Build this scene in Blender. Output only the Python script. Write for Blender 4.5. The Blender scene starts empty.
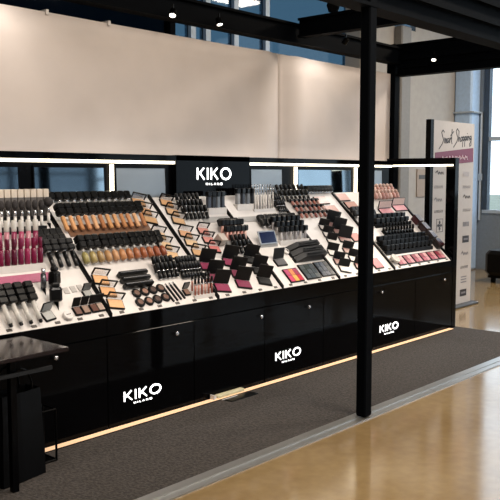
import bpy, math, random
from mathutils import Matrix, Vector
random.seed(7)
scene = bpy.context.scene
col = scene.collection

# ------------------------------------------------------------------ camera
F_PX, CAM_H, HORIZON, VPX = 800.0, 1.7, 176.0, 960.0
pitch = math.atan((250 - HORIZON) / F_PX)
yaw = math.atan((VPX - 250) * math.cos(pitch) / F_PX)      # wall axis (+x) to optical axis
cd = bpy.data.cameras.new('camera')
cam = bpy.data.objects.new('camera', cd)
col.objects.link(cam)
cd.sensor_width = 36.0
cd.lens = F_PX / 500.0 * 36.0
cd.clip_end = 300
cam.location = (0, 0, CAM_H)
cam.rotation_euler = (math.pi / 2 - pitch, 0, yaw - math.pi / 2)
scene.camera = cam

# ------------------------------------------------------------------ world, exposure
scene.view_settings.view_transform = 'Standard'
scene.view_settings.look = 'None'
scene.view_settings.gamma = 1.0
scene.view_settings.use_curve_mapping = False
scene.view_settings.exposure = 0.55
w = bpy.data.worlds.new('daylight'); scene.world = w
w.use_nodes = True
bg = w.node_tree.nodes['Background']
bg.inputs[0].default_value = (0.70, 0.86, 1.0, 1)
bg.inputs[1].default_value = 2.0

def lamp(kind, name, loc, energy, color, parent=None, **kw):
    d = bpy.data.lights.new(name, kind)
    d.energy = energy; d.color = color
    for k, v in kw.items(): setattr(d, k, v)
    o = bpy.data.objects.new(name, d); col.objects.link(o)
    o.location = loc
    if parent: o.parent = parent
    return o

def aim(o, target):
    o.rotation_euler = (Vector(target) - Vector(o.location)).to_track_quat('-Z', 'Y').to_euler()

# unseen warm ceiling lamps added to brighten the hall (panel fixtures are built with the ceiling below)
FILL_LAMPS = [(x, y, 5.1) for x in (0.5, 4.5, 8.5) for y in (-3.0, 1.2)] + [(11.5, 3.2, 5.1)]  # last lamp added to brighten the back wall at far right
for (x, y, z) in FILL_LAMPS:
    lamp('AREA', 'ceiling_fill_light', (x, y, z - 0.06), 150 if x > 11 else 92, (1.0, 0.87, 0.72), shape='RECTANGLE', size=1.2, size_y=0.6)

# ------------------------------------------------------------------ pixel helpers
_c, _s = math.cos(yaw), math.sin(yaw)
_fh = Vector((_c, _s, 0)); _R = Vector((_s, -_c, 0)); _Z = Vector((0, 0, 1))
_F = _fh * math.cos(pitch) - _Z * math.sin(pitch)
_U = _fh * math.sin(pitch) + _Z * math.cos(pitch)
_O = Vector((0, 0, CAM_H))
def ray(px, py): return _F + _R * ((px - 250) / F_PX) - _U * ((py - 250) / F_PX)
def ypl(px, py, Y): d = ray(px, py); return _O + d * (Y / d.y)
def zpl(px, py, z): d = ray(px, py); return _O + d * ((z - CAM_H) / d.z)

# display geometry (metres)
YF, ZF = 4.14, 0.775            # front edge of the sloped trays
SLOPE = math.atan2(0.75, 0.78); SL = 1.082
CA, SA = math.cos(SLOPE), math.sin(SLOPE)
def sp(x, t, n=0.0): return Vector((x, YF + t * CA - n * SA, ZF + t * SA + n * CA))
def ss(px, py):
    d = ray(px, py); N = Vector((0, -SA, CA)); A = Vector((0, YF, ZF))
    p = _O + d * ((A - _O).dot(N) / d.dot(N))
    return p.x, (p - A).dot(Vector((0, CA, SA)))

# ------------------------------------------------------------------ materials
def lin(h):
    h = h.lstrip('#'); r = []
    for i in (0, 2, 4):
        c = int(h[i:i + 2], 16) / 255
        r.append(c / 12.92 if c <= 0.04045 else ((c + 0.055) / 1.055) ** 2.4)
    return (*r, 1)
MATS = {}
def mat(name, hexc, rough=0.5, metal=0.0, bump=0.0, scale=20.0, var=0.0, trans=0.0, emit=0.0, coat=0.0, spec=None, stretch=None):
    if name in MATS: return MATS[name]
    m = bpy.data.materials.new(name); m.use_nodes = True
    nt = m.node_tree; b = nt.nodes['Principled BSDF']
    c = lin(hexc)
    b.inputs['Base Color'].default_value = c
    b.inputs['Roughness'].default_value = rough
    b.inputs['Metallic'].default_value = metal
    if trans: b.inputs['Transmission Weight'].default_value = trans
    if coat: b.inputs['Coat Weight'].default_value = coat; b.inputs['Coat Roughness'].default_value = 0.05
    if spec is not None: b.inputs['Specular IOR Level'].default_value = spec
    if emit:
        b.inputs['Emission Color'].default_value = c
        b.inputs['Emission Strength'].default_value = emit
    if bump or var:
        tc = nt.nodes.new('ShaderNodeTexCoord'); nz = nt.nodes.new('ShaderNodeTexNoise')
        mp = nt.nodes.new('ShaderNodeMapping')
        if stretch: mp.inputs['Scale'].default_value = stretch
        nt.links.new(tc.outputs['Object'], mp.inputs[0]); nt.links.new(mp.outputs[0], nz.inputs['Vector'])
        nz.inputs['Scale'].default_value = scale; nz.inputs['Detail'].default_value = 5
        if bump:
            bp = nt.nodes.new('ShaderNodeBump'); bp.inputs['Strength'].default_value = bump
            bp.inputs['Distance'].default_value = 0.01
            nt.links.new(nz.outputs['Fac'], bp.inputs['Height']); nt.links.new(bp.outputs[0], b.inputs['Normal'])
        if var:
            rp = nt.nodes.new('ShaderNodeValToRGB')
            rp.color_ramp.elements[0].position = 0.35; rp.color_ramp.elements[1].position = 0.65
            rp.color_ramp.elements[0].color = tuple(v * (1 - var) for v in c[:3]) + (1,)
            rp.color_ramp.elements[1].color = tuple(min(1, v * (1 + var)) for v in c[:3]) + (1,)
            nt.links.new(nz.outputs['Fac'], rp.inputs[0]); nt.links.new(rp.outputs[0], b.inputs['Base Color'])
    MATS[name] = m
    return m

M_BLACK = mat('black_gloss_panel', '#040405', 0.06, var=0.1, scale=6, spec=0.06)
M_BLACK2 = mat('black_satin_panel', '#030304', 0.30, var=0.1, scale=8, spec=0.08)
M_TRUSS = mat('dark_painted_steel', '#04060a', 0.65, bump=0.03, scale=30, spec=0.03)
M_CAP = mat('black_plastic_cap', '#070708', 0.28, var=0.1, scale=40, spec=.28)
M_CAP2 = mat('black_matt_plastic', '#0d0d0f', 0.42, var=0.1, scale=40, spec=.25)
M_WHITE = mat('white_tray_acrylic', '#d3cecb', 0.35, var=0.04, scale=10)
M_GREYP = mat('grey_acrylic', '#9c9b9a', 0.35, var=0.05, scale=10)
M_TAG = mat('dark_price_tag', '#4a4440', 0.5, var=0.2, scale=80)
M_SILVER = mat('silver_metal', '#c9c9cc', 0.25, metal=0.9)
M_STEEL = mat('brushed_aluminium', '#adacaa', 0.34, metal=0.85, bump=0.04, scale=60, stretch=(0.05, 1, 1))
M_MIRROR = mat('mirror_glass', '#77848c', 0.05, metal=1.0, var=0.03, scale=3)
M_SCREEN = mat('frosted_grey_panel', '#8d9194', 0.35, metal=0.6, var=0.05, scale=3)
M_LED = mat('warm_led_diffuser', '#fff2d8', 0.4, emit=2.4)
M_LEDF = mat('amber_led_diffuser', '#f0c8a0', 0.4, emit=0.36)
M_LETTER = mat('lit_white_letter', '#ffffff', 0.4, emit=1.3)
M_CREAM = mat('cream_wall_cloth', '#d8cdc7', 0.75, bump=0.06, scale=3, var=0.03)
M_MAG = mat('magenta_print', '#6e1338', 0.45, var=0.03)
M_INK = mat('black_ink', '#26242a', 0.5, var=0.05)
M_INKG = mat('grey_ink', '#77747a', 0.5, var=0.05)
M_WPRINT = mat('white_print', '#f0dbe4', 0.5, var=0.02)
M_CLEAR = mat('pale_clear_plastic', '#d9d5d0', 0.15, trans=0.25, var=0.03)

# ------------------------------------------------------------------ mesh builder
class MB:
    def __init__(s): s.v = []; s.f = []
    def add(s, vs, fs, M=None):
        o = len(s.v)
        s.v += [tuple(M @ Vector(p)) if M else tuple(p) for p in vs]
        s.f += [tuple(i + o for i in f) for f in fs]
        return s
    def box(s, x0, x1, y0, y1, z0, z1, M=None, bev=0.0):
        if bev <= 0:
            vs = [(x, y, z) for z in (z0, z1) for y in (y0, y1) for x in (x0, x1)]
            fs = [(0, 2, 3, 1), (4, 5, 7, 6), (0, 1, 5, 4), (2, 6, 7, 3), (0, 4, 6, 2), (1, 3, 7, 5)]
            return s.add(vs, fs, M)
        b = min(bev, (x1 - x0) / 2.01, (y1 - y0) / 2.01, (z1 - z0) / 2.01)
        def ring(ix, iy):
            return [(x0 + ix + b, y0 + iy), (x1 - ix - b, y0 + iy), (x1 - ix, y0 + iy + b), (x1 - ix, y1 - iy - b),
                    (x1 - ix - b, y1 - iy), (x0 + ix + b, y1 - iy), (x0 + ix, y1 - iy - b), (x0 + ix, y0 + iy + b)]
        lv = [(z0, b * .7), (z0 + b, 0), (z1 - b, 0), (z1, b * .7)]
        vs = []
        for z, i in lv: vs += [(x, y, z) for x, y in ring(i, i)]
        fs = [tuple(range(7, -1, -1)), tuple(range(24, 32))]
        for r in range(3):
            for k in range(8):
                a = r * 8 + k; c = r * 8 + (k + 1) % 8
                fs.append((a, c, c + 8, a + 8))
        return s.add(vs, fs, M)
    def lathe(s, prof, n=10, M=None, capb=True, capt=True):
        vs = []; fs = []
        for r, z in prof:
            vs += [(r * math.cos(2 * math.pi * k / n), r * math.sin(2 * math.pi * k / n), z) for k in range(n)]
        for j in range(len(prof) - 1):
            for k in range(n):
                a = j * n + k; b = j * n + (k + 1) % n
                fs.append((a, b, b + n, a + n))
        if capb: fs.append(tuple(range(n - 1, -1, -1)))
        if capt: fs.append(tuple(range((len(prof) - 1) * n, len(prof) * n)))
        return s.add(vs, fs, M)
    def tube(s, a, b, r, n=8):
        a = Vector(a); b = Vector(b); d = b - a
        M = Matrix.Translation(a) @ d.to_track_quat('Z', 'Y').to_matrix().to_4x4()
        return s.lathe([(r, 0), (r, d.length)], n, M)
    def path(s, pts, r, n=6):
        for a, b in zip(pts, pts[1:]): s.tube(a, b, r, n)
        return s
    def bar(s, a, b, w, h):
        """rectangular bar from a to b, w across in plan, h tall"""
        a = Vector(a); b = Vector(b); d = (b - a); L = d.length; X = d.normalized()
        Z = Vector((0, 0, 1)) if abs(X.z) < 0.9 else Vector((0, 1, 0))
        Y = Z.cross(X).normalized(); Z = X.cross(Y)
        M = Matrix((X, Y, Z)).transposed().to_4x4(); M.translation = a
        return s.box(0, L, -w / 2, w / 2, -h / 2, h / 2, M)
    def stroke(s, pts, wd, th, M):
        """flat ribbon strokes in a local xy plane, th thick"""
        for (ax, ay), (bx, by) in zip(pts, pts[1:]):
            d = Vector((bx - ax, by - ay)); L = d.length
            if L < 1e-6: continue
            d /= L; nx, ny = -d.y * wd / 2, d.x * wd / 2
            ex, ey = d.x * wd * .25, d.y * wd * .25
            q = [(ax - ex + nx, ay - ey + ny), (ax - ex - nx, ay - ey - ny), (bx + ex - nx, by + ey - ny), (bx + ex + nx, by + ey + ny)]
            vs = [(x, y, 0) for x, y in q] + [(x, y, th) for x, y in q]
            s.add(vs, [(3, 2, 1, 0), (4, 5, 6, 7), (0, 1, 5, 4), (1, 2, 6, 5), (2, 3, 7, 6), (3, 0, 4, 7)], M)
        return s
    def mesh(s, name, m=None, smooth=False):
        me = bpy.data.meshes.new(name); me.from_pydata(s.v, [], s.f); me.update()
        if m: me.materials.append(m)
        if smooth:
            for p in me.polygons: p.use_smooth = len(p.vertices) == 4
        return me
    def build(s, name, m, parent=None, smooth=False):
        return link(name, s.mesh(name, m, smooth), parent)

def link(name, me, parent=None):
    o = bpy.data.objects.new(name, me); col.objects.link(o)
    if parent: o.parent = parent
    return o
def tag(o, label=None, cat=None, group=None, kind=None):
    if label: o['label'] = label
    if cat: o['category'] = cat
    if group: o['group'] = group
    if kind: o['kind'] = kind
    return o
def empty(name, loc=(0, 0, 0)):
    o = bpy.data.objects.new(name, None); col.objects.link(o); o.location = loc
    o.empty_display_size = 0.1
    return o
def rel(parent, o):
    """keep world placement when the mesh was built in world coordinates"""
    o.parent = parent; o.matrix_parent_inverse = parent.matrix_basis.inverted()
    return o
def part(mb, name, m, parent, smooth=False):
    return rel(parent, mb.build(name, m, None, smooth)) if parent.type == 'EMPTY' else mb.build(name, m, parent, smooth)

# ------------------------------------------------------------------ lettering
def letter_strokes(ch):
    if ch == 'K': return [[(0, 0), (0, 1)], [(0.62, 1), (0.06, 0.42)], [(0.22, 0.58), (0.66, 0)]], 0.66
    if ch == 'I': return [[(0, 0), (0, 1)]], 0.0
    if ch == 'O':
        n = 28
        return [[(0.5 + 0.5 * math.cos(2 * math.pi * k / n), 0.5 + 0.5 * math.sin(2 * math.pi * k / n)) for k in range(n + 1)]], 1.0
    if ch == 'M': return [[(0, 0), (0, 1), (0.4, 0.3), (0.8, 1), (0.8, 0)]], 0.8
    if ch == 'L': return [[(0, 1), (0, 0), (0.5, 0)]], 0.5
    if ch == 'A': return [[(0, 0), (0.4, 1), (0.8, 0)], [(0.15, 0.3), (0.65, 0.3)]], 0.8
    if ch == 'N': return [[(0, 0), (0, 1), (0.7, 0), (0.7, 1)]], 0.7
def sign_word(word, x0, x1, z0, h, y, parent, m, bold, gap):
    """word on a plane facing -y; each letter a sub-part"""
    adv = []; tot = 0
    for ch in word:
        st, wd = letter_strokes(ch); adv.append((tot, st)); tot += wd + gap
    tot -= gap
    kx = (x1 - x0 - bold) / tot
    for off, st in adv:
        mb = MB()
        M = Matrix(((1, 0, 0, x0 + bold / 2), (0, 0, -1, y), (0, 1, 0, z0), (0, 0, 0, 1)))
        for line in st:
            mb.stroke([((off + px) * kx, bold / 2 + pz * (h - bold)) for px, pz in line], bold, 0.006, M)
        part(mb, 'letter', m, parent)
def kiko(xc, wd, z0, h, y, parent, m):
    sign_word('KIKO', xc - wd / 2, xc + wd / 2, z0, h, y, parent, m, h * 0.135, 0.36)
    sign_word('MILANO', xc - wd * 0.24, xc + wd * 0.24, z0 - h * 0.40, h * 0.17, y, parent, m, h * 0.035, 1.0)

# ================================================================== SETTING
XR = 13.7          # window wall
def struct(mb, name, m, smooth=False):
    return tag(mb.build(name, m, None, smooth), kind='structure')

def floor_material():
    m = bpy.data.materials.new('polished_concrete'); m.use_nodes = True
    nt = m.node_tree; b = nt.nodes['Principled BSDF']
    tc = nt.nodes.new('ShaderNodeTexCoord')
    n1 = nt.nodes.new('ShaderNodeTexNoise'); n1.inputs['Scale'].default_value = 0.9; n1.inputs['Detail'].default_value = 6
    n2 = nt.nodes.new('ShaderNodeTexNoise'); n2.inputs['Scale'].default_value = 14; n2.inputs['Detail'].default_value = 6
    mx = nt.nodes.new('ShaderNodeMix'); mx.data_type = 'FLOAT'; mx.inputs[0].default_value = 0.35
    rp = nt.nodes.new('ShaderNodeValToRGB')
    rp.color_ramp.elements[0].position = 0.3; rp.color_ramp.elements[0].color = lin('#7d6645')
    rp.color_ramp.elements[1].position = 0.7; rp.color_ramp.elements[1].color = lin('#9d8660')
    for n in (n1, n2): nt.links.new(tc.outputs['Object'], n.inputs['Vector'])
    nt.links.new(n1.outputs['Fac'], mx.inputs[2]); nt.links.new(n2.outputs['Fac'], mx.inputs[3])
    nt.links.new(mx.outputs[0], rp.inputs[0]); nt.links.new(rp.outputs[0], b.inputs['Base Color'])
    rr = nt.nodes.new('ShaderNodeMapRange'); rr.inputs[3].default_value = 0.05; rr.inputs[4].default_value = 0.20
    nt.links.new(n1.outputs['Fac'], rr.inputs[0]); nt.links.new(rr.outputs[0], b.inputs['Roughness'])
    b.inputs['Specular IOR Level'].default_value = 1.0
    return m
struct(MB().box(-6, XR, -8, 8.2, -0.1, 0.0), 'floor', floor_material())

# carpet with pile relief, its aluminium edging strips, floor light
def carpet_material():
    m = mat('charcoal_carpet', '#3a3532', 0.95, bump=0.9, scale=55, var=0.45)
    return m
cp = struct(MB().box(-2, 8.2, 3.13, 4.95, 0.0, 0.014), 'floor_carpet', carpet_material())
JX = 5.62
er = struct(MB().box(-2, JX - 0.003, 3.06, 3.13, 0.0, 0.016).box(-2, JX - 0.003, 3.005, 3.06, 0.0, 0.009), 'trim_1', M_STEEL)
struct(MB().box(JX + 0.003, 8.2, 3.06, 3.13, 0.0, 0.016).box(JX + 0.003, 8.2, 3.005, 3.06, 0.0, 0.009), 'trim_2', M_STEEL)

# ceiling high above the hall, with panels made for the added ceiling lamps
M_CEIL = mat('dark_ceiling', '#3b4048', 0.8, bump=0.1, scale=4, var=0.1)
struct(MB().box(-6, XR, -8, 8.2, 5.2, 5.3), 'ceiling', M_CEIL)
M_LAMP = mat('fill_lamp_diffuser', '#ffdcae', 0.4, emit=2.0)
names = ['nearest the camera', 'over the entrance', 'above the polished floor', 'before the display', 'over the display end', 'by the window side', 'nearest the totem sign']
for i, (x, y, z) in enumerate(FILL_LAMPS):
    e = empty('added_ceiling_lamp', (x, y, z))
    part(MB().box(x - .62, x + .62, y - .32, y + .32, z - 0.02, 5.2), 'housing', M_TRUSS, e)
    part(MB().box(x - .6, x + .6, y - .3, y + .3, z - 0.03, z - 0.021), 'diffuser', M_LAMP, e)
    tag(e, 'added out-of-view warm ceiling lamp panel ' + names[i], 'lamp', 'added ceiling lamps')

# hall walls
M_HALL = mat('warm_grey_render', '#a39e99', 0.8, bump=0.05, scale=8, var=0.04)
struct(MB().box(-6.1, -6, -8, 8.2, 0, 5.3), 'wall_left', M_HALL)
# back wall (behind the cream cloth): lower wall, upper clerestory frames and panes
YB = 6.9
struct(MB().box(-6, XR, YB, YB + .1, 0, 3.05).box(-6, XR, YB, YB + .1, 4.6, 5.3).box(10.0, XR, YB, YB + .1, 3.05, 4.08).box(11.95, XR, YB, YB + .1, 4.08, 4.6), 'wall_back', M_HALL)
def tinted(name, colr, gloss):
    m = bpy.data.materials.new(name); m.use_nodes = True
    nt = m.node_tree; nt.nodes.remove(nt.nodes['Principled BSDF'])
    t = nt.nodes.new('ShaderNodeBsdfTransparent'); t.inputs[0].default_value = (*colr, 1)
    g = nt.nodes.new('ShaderNodeBsdfGlossy'); g.inputs['Roughness'].default_value = 0.03
    mx = nt.nodes.new('ShaderNodeMixShader'); mx.inputs[0].default_value = gloss
    nt.links.new(t.outputs[0], mx.inputs[1]); nt.links.new(g.outputs[0], mx.inputs[2])
    nt.links.new(mx.outputs[0], nt.nodes['Material Output'].inputs[0])
    return m
M_BGLASS = tinted('pale_blue_glass', (.15, .21, .25), .02)
M_DGLASS = tinted('dark_tinted_glass', (.015, .026, .036), .02)
M_FRAMEW = mat('pale_steel_frame', '#aab6c2', 0.45, metal=0.2, var=0.05)
wn = struct(MB().box(-6, 10.0, YB - .02, YB + .04, 3.0, 3.05).box(-6, 10.0, YB - .02, YB + .04, 4.6, 4.66), 'window_2', M_FRAMEW)
xs = [-6, -2, 1.0, 3.6, 6.42, 6.75, 7.0, 7.5, 8.1, 10.0]
for i, (a, b) in enumerate(zip(xs, xs[1:])):
    part(MB().box(a + .04, b - .04, YB, YB + .02, 3.05, 4.6), 'pane', M_BGLASS if 6.6 <= b <= 10 else M_DGLASS, wn)
    part(MB().box(b - .04, b + .04, YB - .05, YB + .06, 3.05, 4.6), 'mullion', M_FRAMEW if a > 5 else M_TRUSS, wn)
part(MB().box(10.04, 11.95, YB, YB + .02, 4.08, 4.6), 'pane', M_BGLASS, wn)
struct(MB().box(11.28, 11.58, YB - .15, YB, 0, 4.08, bev=.02), 'trim_5', mat('grey_duct', '#7c7976', .6, var=.05))
# rendered column seen through the truss and the pale corner column by the window
struct(MB().box(9.9, 10.25, YB - .3, YB, 0, 5.2, bev=.02), 'trim_3', mat('pale_column', '#c9beb0', 0.7, bump=.04, scale=8))
struct(MB().box(XR - .35, XR, 6.56, YB, 0, 5.2, bev=.03), 'trim_4', mat('pale_blue_column', '#a9c3e2', 0.4, var=.05))

# window wall on the right
M_GREYW = mat('slate_grey_wall', '#75808c', 0.6, var=.05)
struct(MB().box(XR, XR + .15, -8, YB + .1, 0, 1.05).box(XR, XR + .15, -8, YB + .1, 4.9, 5.3)
       .box(XR, XR + .15, 6.47, YB + .1, 1.05, 4.9), 'wall_right', M_GREYW)
w1 = struct(MB().box(XR - .02, XR + .1, -8, 6.47, 1.03, 1.09).box(XR, XR + .1, -8, 6.47, 2.33, 2.40), 'window_1', M_FRAMEW)
def glass_pane_material():
    m = bpy.data.materials.new('clear_window_glass'); m.use_nodes = True
    nt = m.node_tree; nt.nodes.remove(nt.nodes['Principled BSDF'])
    t = nt.nodes.new('ShaderNodeBsdfTransparent'); g = nt.nodes.new('ShaderNodeBsdfGlossy'); g.inputs['Roughness'].default_value = 0.02
    mx = nt.nodes.new('ShaderNodeMixShader'); mx.inputs[0].default_value = 0.06
    nt.links.new(t.outputs[0], mx.inputs[1]); nt.links.new(g.outputs[0], mx.inputs[2])
    nt.links.new(mx.outputs[0], nt.nodes['Material Output'].inputs[0])
    return m
M_PANE = glass_pane_material()
M_DARKFR = mat('dark_window_frame', '#3a4654', 0.45, metal=.3, var=.05)
for i, y in enumerate([6.43, 4.3, 2.4, 0.5, -1.4, -3.3, -5.2, -7.9]):
    part(MB().box(XR - .02, XR + .1, y - .05, y + .05, 1.09, 4.9), 'mullion', M_DARKFR, w1)
    if i: part(MB().box(XR + .03, XR + .04, y + .05, [6.43, 4.3, 2.4, .5, -1.4, -3.3, -5.2][i - 1] - .05, 1.09, 4.9), 'pane', M_PANE, w1)
# glazed front of the hall behind the photographer
w3 = struct(MB().box(-6, XR, -8.1, -8, 0, 0.5).box(-6, XR, -8.1, -8, 4.9, 5.3).box(-6, XR, -8.06, -8, 2.5, 2.58), 'wall_front', M_GREYW)
M_FPANE = tinted('tinted_front_glass', (.42, .44, .46), .03)  # tint added to cut the daylight entering from behind the camera
for k in range(9):
    x = -6 + k * 2.46
    part(MB().box(x - .06, x + .06, -8.1, -7.98, 0.5, 4.9), 'mullion', M_DARKFR, w3)
    if k < 8: part(MB().box(x + .06, x + 2.4, -8.05, -8.04, 0.5, 4.9), 'pane', M_FPANE, w3)

# outside the right window: lawn and trees
struct(MB().box(XR + .3, 90, -40, 60, -0.6, -0.5), 'ground_outside', mat('lawn', '#6a7062', 0.9, var=.2, scale=.6))
def tree(x, y, h, seed, label):
    r = random.Random(seed); e = empty('tree', (x, y, -0.5))
    part(MB().lathe([(.28, 0), (.2, h * .4), (.08, h * .75)], 8, Matrix.Translation((x, y, -.5))), 'trunk', mat('bark', '#4e4238', .9, var=.3), e)
    mb = MB()
    for k in range(420):
        th, ph = r.uniform(0, 6.28), math.acos(r.uniform(-1, 1)); rr = h * .34 * r.uniform(.5, 1)
        c = Vector((x + rr * math.sin(ph) * math.cos(th), y + rr * math.sin(ph) * math.sin(th), -.5 + h * .62 + rr * math.cos(ph) * .9))
        s = r.uniform(.18, .4); M = Matrix.Translation(c) @ Matrix.Rotation(r.uniform(0, 6), 4, Vector((r.random(), r.random(), r.random() + .01)))
        mb.add([(-s, 0, 0), (0, -s * .5, 0), (s, 0, .1), (0, s * .5, 0)], [(0, 1, 2, 3)], M)
    part(mb, 'foliage', mat('foliage', '#8a978c', .8, var=.3, scale=2), e)
    tag(e, label, 'tree', 'trees outside')
tree(44, 17.6, 2.7, 1, 'grey-green tree outside the right window, the middle one in height')
tree(52, 21.8, 2.5, 2, 'lowest grey-green tree, far outside the right window')
tree(47, 16.0, 2.9, 3, 'small grey-green tree outside, the tallest of the three')

for k in range(7):
    tree(40 + (k * 7) % 16, 1.0 + k * 2.05, 2.4 + .25 * (k % 3), 10 + k, 'grey-green tree in the row outside the window, ' + ('first', 'second', 'third', 'fourth', 'fifth', 'sixth', 'seventh')[k] + ' from right')

# cream cloth wall behind the display: two lengths meeting in a soft fold
XFOLD, XCE, YC, ZC = ypl(281, 110, 5.3).x, 8.62, 5.3, 2.945
def cloth(x0, x1, foldside):
    mb = MB(); nx, nz = 60, 14
    def yy(x, z):
        d = abs(x - XFOLD); v = 0.05 * math.exp(-(d / .12) ** 2) - 0.03 * math.exp(-((d - .28) / .14) ** 2)
        return YC + v * (0.5 + 0.5 * z / ZC) + 0.006 * math.sin(x * 2.1 + z * 1.3)
    vs = []; fs = []
    for j in range(nz + 1):
        for i in range(nx + 1):
            x = x0 + (x1 - x0) * i / nx; z = 0.0 + ZC * j / nz
            vs.append((x, yy(x, z), z))
    n = len(vs)
    vs += [(x, y + .03, z) for x, y, z in vs]
    for j in range(nz):
        for i in range(nx):
            a = j * (nx + 1) + i
            fs.append((a, a + 1, a + nx + 2, a + nx + 1)); fs.append((n + a + nx + 1, n + a + nx + 2, n + a + 1, n + a))
    for i in range(nx):
        a = nz * (nx + 1) + i; fs.append((a, a + 1, n + a + 1, n + a))
    for j in range(nz):
        a = j * (nx + 1) + nx; fs.append((a, n + a, n + a + nx + 1, a + nx + 1))
        a = j * (nx + 1); fs.append((a, a + nx + 1, n + a + nx + 1, n + a))
    return mb.add(vs, fs)
cw = struct(MB().box(1.0, XCE, YC + .05, YC + .09, ZC - .03, ZC + .012), 'wall_cream', mat('cloth_batten', '#e2d8cc', .6))
part(cloth(1.0, XFOLD - .004, 1), 'cloth_panel', M_CREAM, cw, True)
part(cloth(XFOLD + .004, XCE, -1), 'cloth_panel', M_CREAM, cw, True)
for px in (46, 108): 
    p = ypl(px, 8 + px * .177 - 2, YC); part(MB().box(p.x - .012, p.x + .012, YC - .02, YC + .1, ZC - .02, ZC + .018), 'clip', M_WHITE, cw)

# ================================================================== TRUSS
tr = empty('steel_frame', (4.64, 3.06, 0))
tag(tr, 'dark steel gantry with posts and beams standing over the make-up display', 'gantry')
def beam(name, a, b, w_, h_, parent=tr, flange=True):
    a = Vector(a); b = Vector(b)
    mb = MB().bar(a, b, w_ * .55, h_ * .98)
    if flange:
        for dz in (-1, 1): mb.bar(a + Vector((0, 0, dz * (h_ / 2 - .012))), b + Vector((0, 0, dz * (h_ / 2 - .012))), w_, .024)
    return part(mb, name, M_TRUSS, parent)
part(MB().box(4.625, 4.712, 3.015, 3.095, 0.0165, 3.4, bev=.008), 'post', M_TRUSS, tr)
part(MB().box(8.60, 8.72, 5.24, 5.36, 0.0, 3.3, bev=.008), 'post', M_TRUSS, tr)
part(MB().box(8.78, 8.81, 5.30, 5.34, 0.0, 2.9), 'cable_pipe', M_TRUSS, tr)
beam('back_beam', (0.6, 5.22, 3.15), (8.66, 5.22, 3.15), .14, .20)
beam('cross_beam', (6.62, 5.15, 3.205), (6.62, 3.2, 3.205), .12, .19)
beam('cross_beam', (8.66, 5.22, 3.10), (8.66, 2.9, 3.10), .14, .38)
part(MB().bar((8.585, 5.2, 3.02), (8.585, 2.9, 3.02), .02, .03).bar((8.585, 5.2, 3.12), (8.585, 2.9, 3.12), .02, .05), 'rail', M_TRUSS, tr)
# near beam with ribs
beam('near_beam', (3.9, 3.08, 3.13), (9.4, 3.08, 3.13), .14, .60)
part(MB().bar((3.9, 2.995, 2.98), (9.4, 2.995, 2.98), .03, .05).bar((3.9, 2.995, 3.13), (9.4, 2.995, 3.13), .03, .05).bar((3.9, 2.995, 3.27), (9.4, 2.995, 3.27), .03, .04), 'rib', M_TRUSS, tr)
part(MB().bar((3.9, 3.18, 2.86), (9.4, 3.18, 2.86), .05, .04), 'cable_tray', M_TRUSS, tr)
beam('lattice', (6.62, 4.0, 3.32), (6.62, 3.2, 3.32), .10, .03)
q = Vector((6.62, 4.75, 3.32))
part(MB().lathe([(.05, 0), (.07, .06), (.05, .12), (.03, .17)], 10, Matrix.Translation(q)), 'hoist', M_BLACK2, tr)
# spotlights with real lamps
M_BULB = mat('spot_bulb', '#fff4e0', .4, emit=8)
def spot(loc, target, label, energy, size=70):
    e = empty('spotlight', loc); x, y, z = loc
    d = (Vector(target) - Vector(loc)).normalized()
    M = Matrix.Translation(loc) @ d.to_track_quat('Z', 'Y').to_matrix().to_4x4()
    part(MB().lathe([(.015, -.03), (.028, -.025), (.031, .038), (.028, .038), (.026, .02)], 14, M, True, False), 'housing', M_BLACK2, e)
    part(MB().lathe([(.004, .02), (.026, .022), (.024, .034), (.004, .036)], 12, M), 'bulb', M_BULB, e)
    part(MB().tube((x, y, z + .02), (x, y, z + .07), .008), 'bracket', M_BLACK2, e)
    tag(e, label, 'spotlight', 'small spotlights on the gantry')
    l = lamp('SPOT', 'spot_lamp', Vector(loc) + d * .06, energy, (1, .92, .83), spot_size=math.radians(size), spot_blend=.9, shadow_soft_size=.03)
    aim(l, target)
    l.parent = e; l.matrix_parent_inverse = e.matrix_basis.inverted()
for px, py, tgt, lab, en in [(173, 14, (3.6, 4.3, .9), 'small spotlight on the back beam, left of the brighter one', 40),
                             (219, 22.5, (5.2, 4.3, .9), 'bright round spotlight on the back beam above the cream wall', 40)]:
    p = ypl(px, py, 5.09); spot((p.x, 5.09, p.z + .012), tgt, lab, en)
spot((3.1, 4.86, 3.10), (3.2, 5.3, 2.5), 'warm spotlight at left washing the cream wall', 7, 120)
spot((7.0, 4.86, 3.10), (7.0, 5.3, 2.6), 'warm spotlight washing the cream wall beside the fold', 6, 120)
for i, x in enumerate((2.2, 3.3, 4.3, 5.44, 6.11, 7.3)):
    spot((x, 3.24, 2.93), (x + .15, 4.5, 1.1), 'small spotlight on the near beam, ' + ('first', 'second', 'third', 'fourth', 'fifth', 'sixth')[i] + ' from left', 36, 80)
p = ypl(438, 60, 4.62); spot((8.50, 4.66, 3.07), (7.3, 4.3, .9), 'small spotlight on the cross beam above the white totem', 40)

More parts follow.
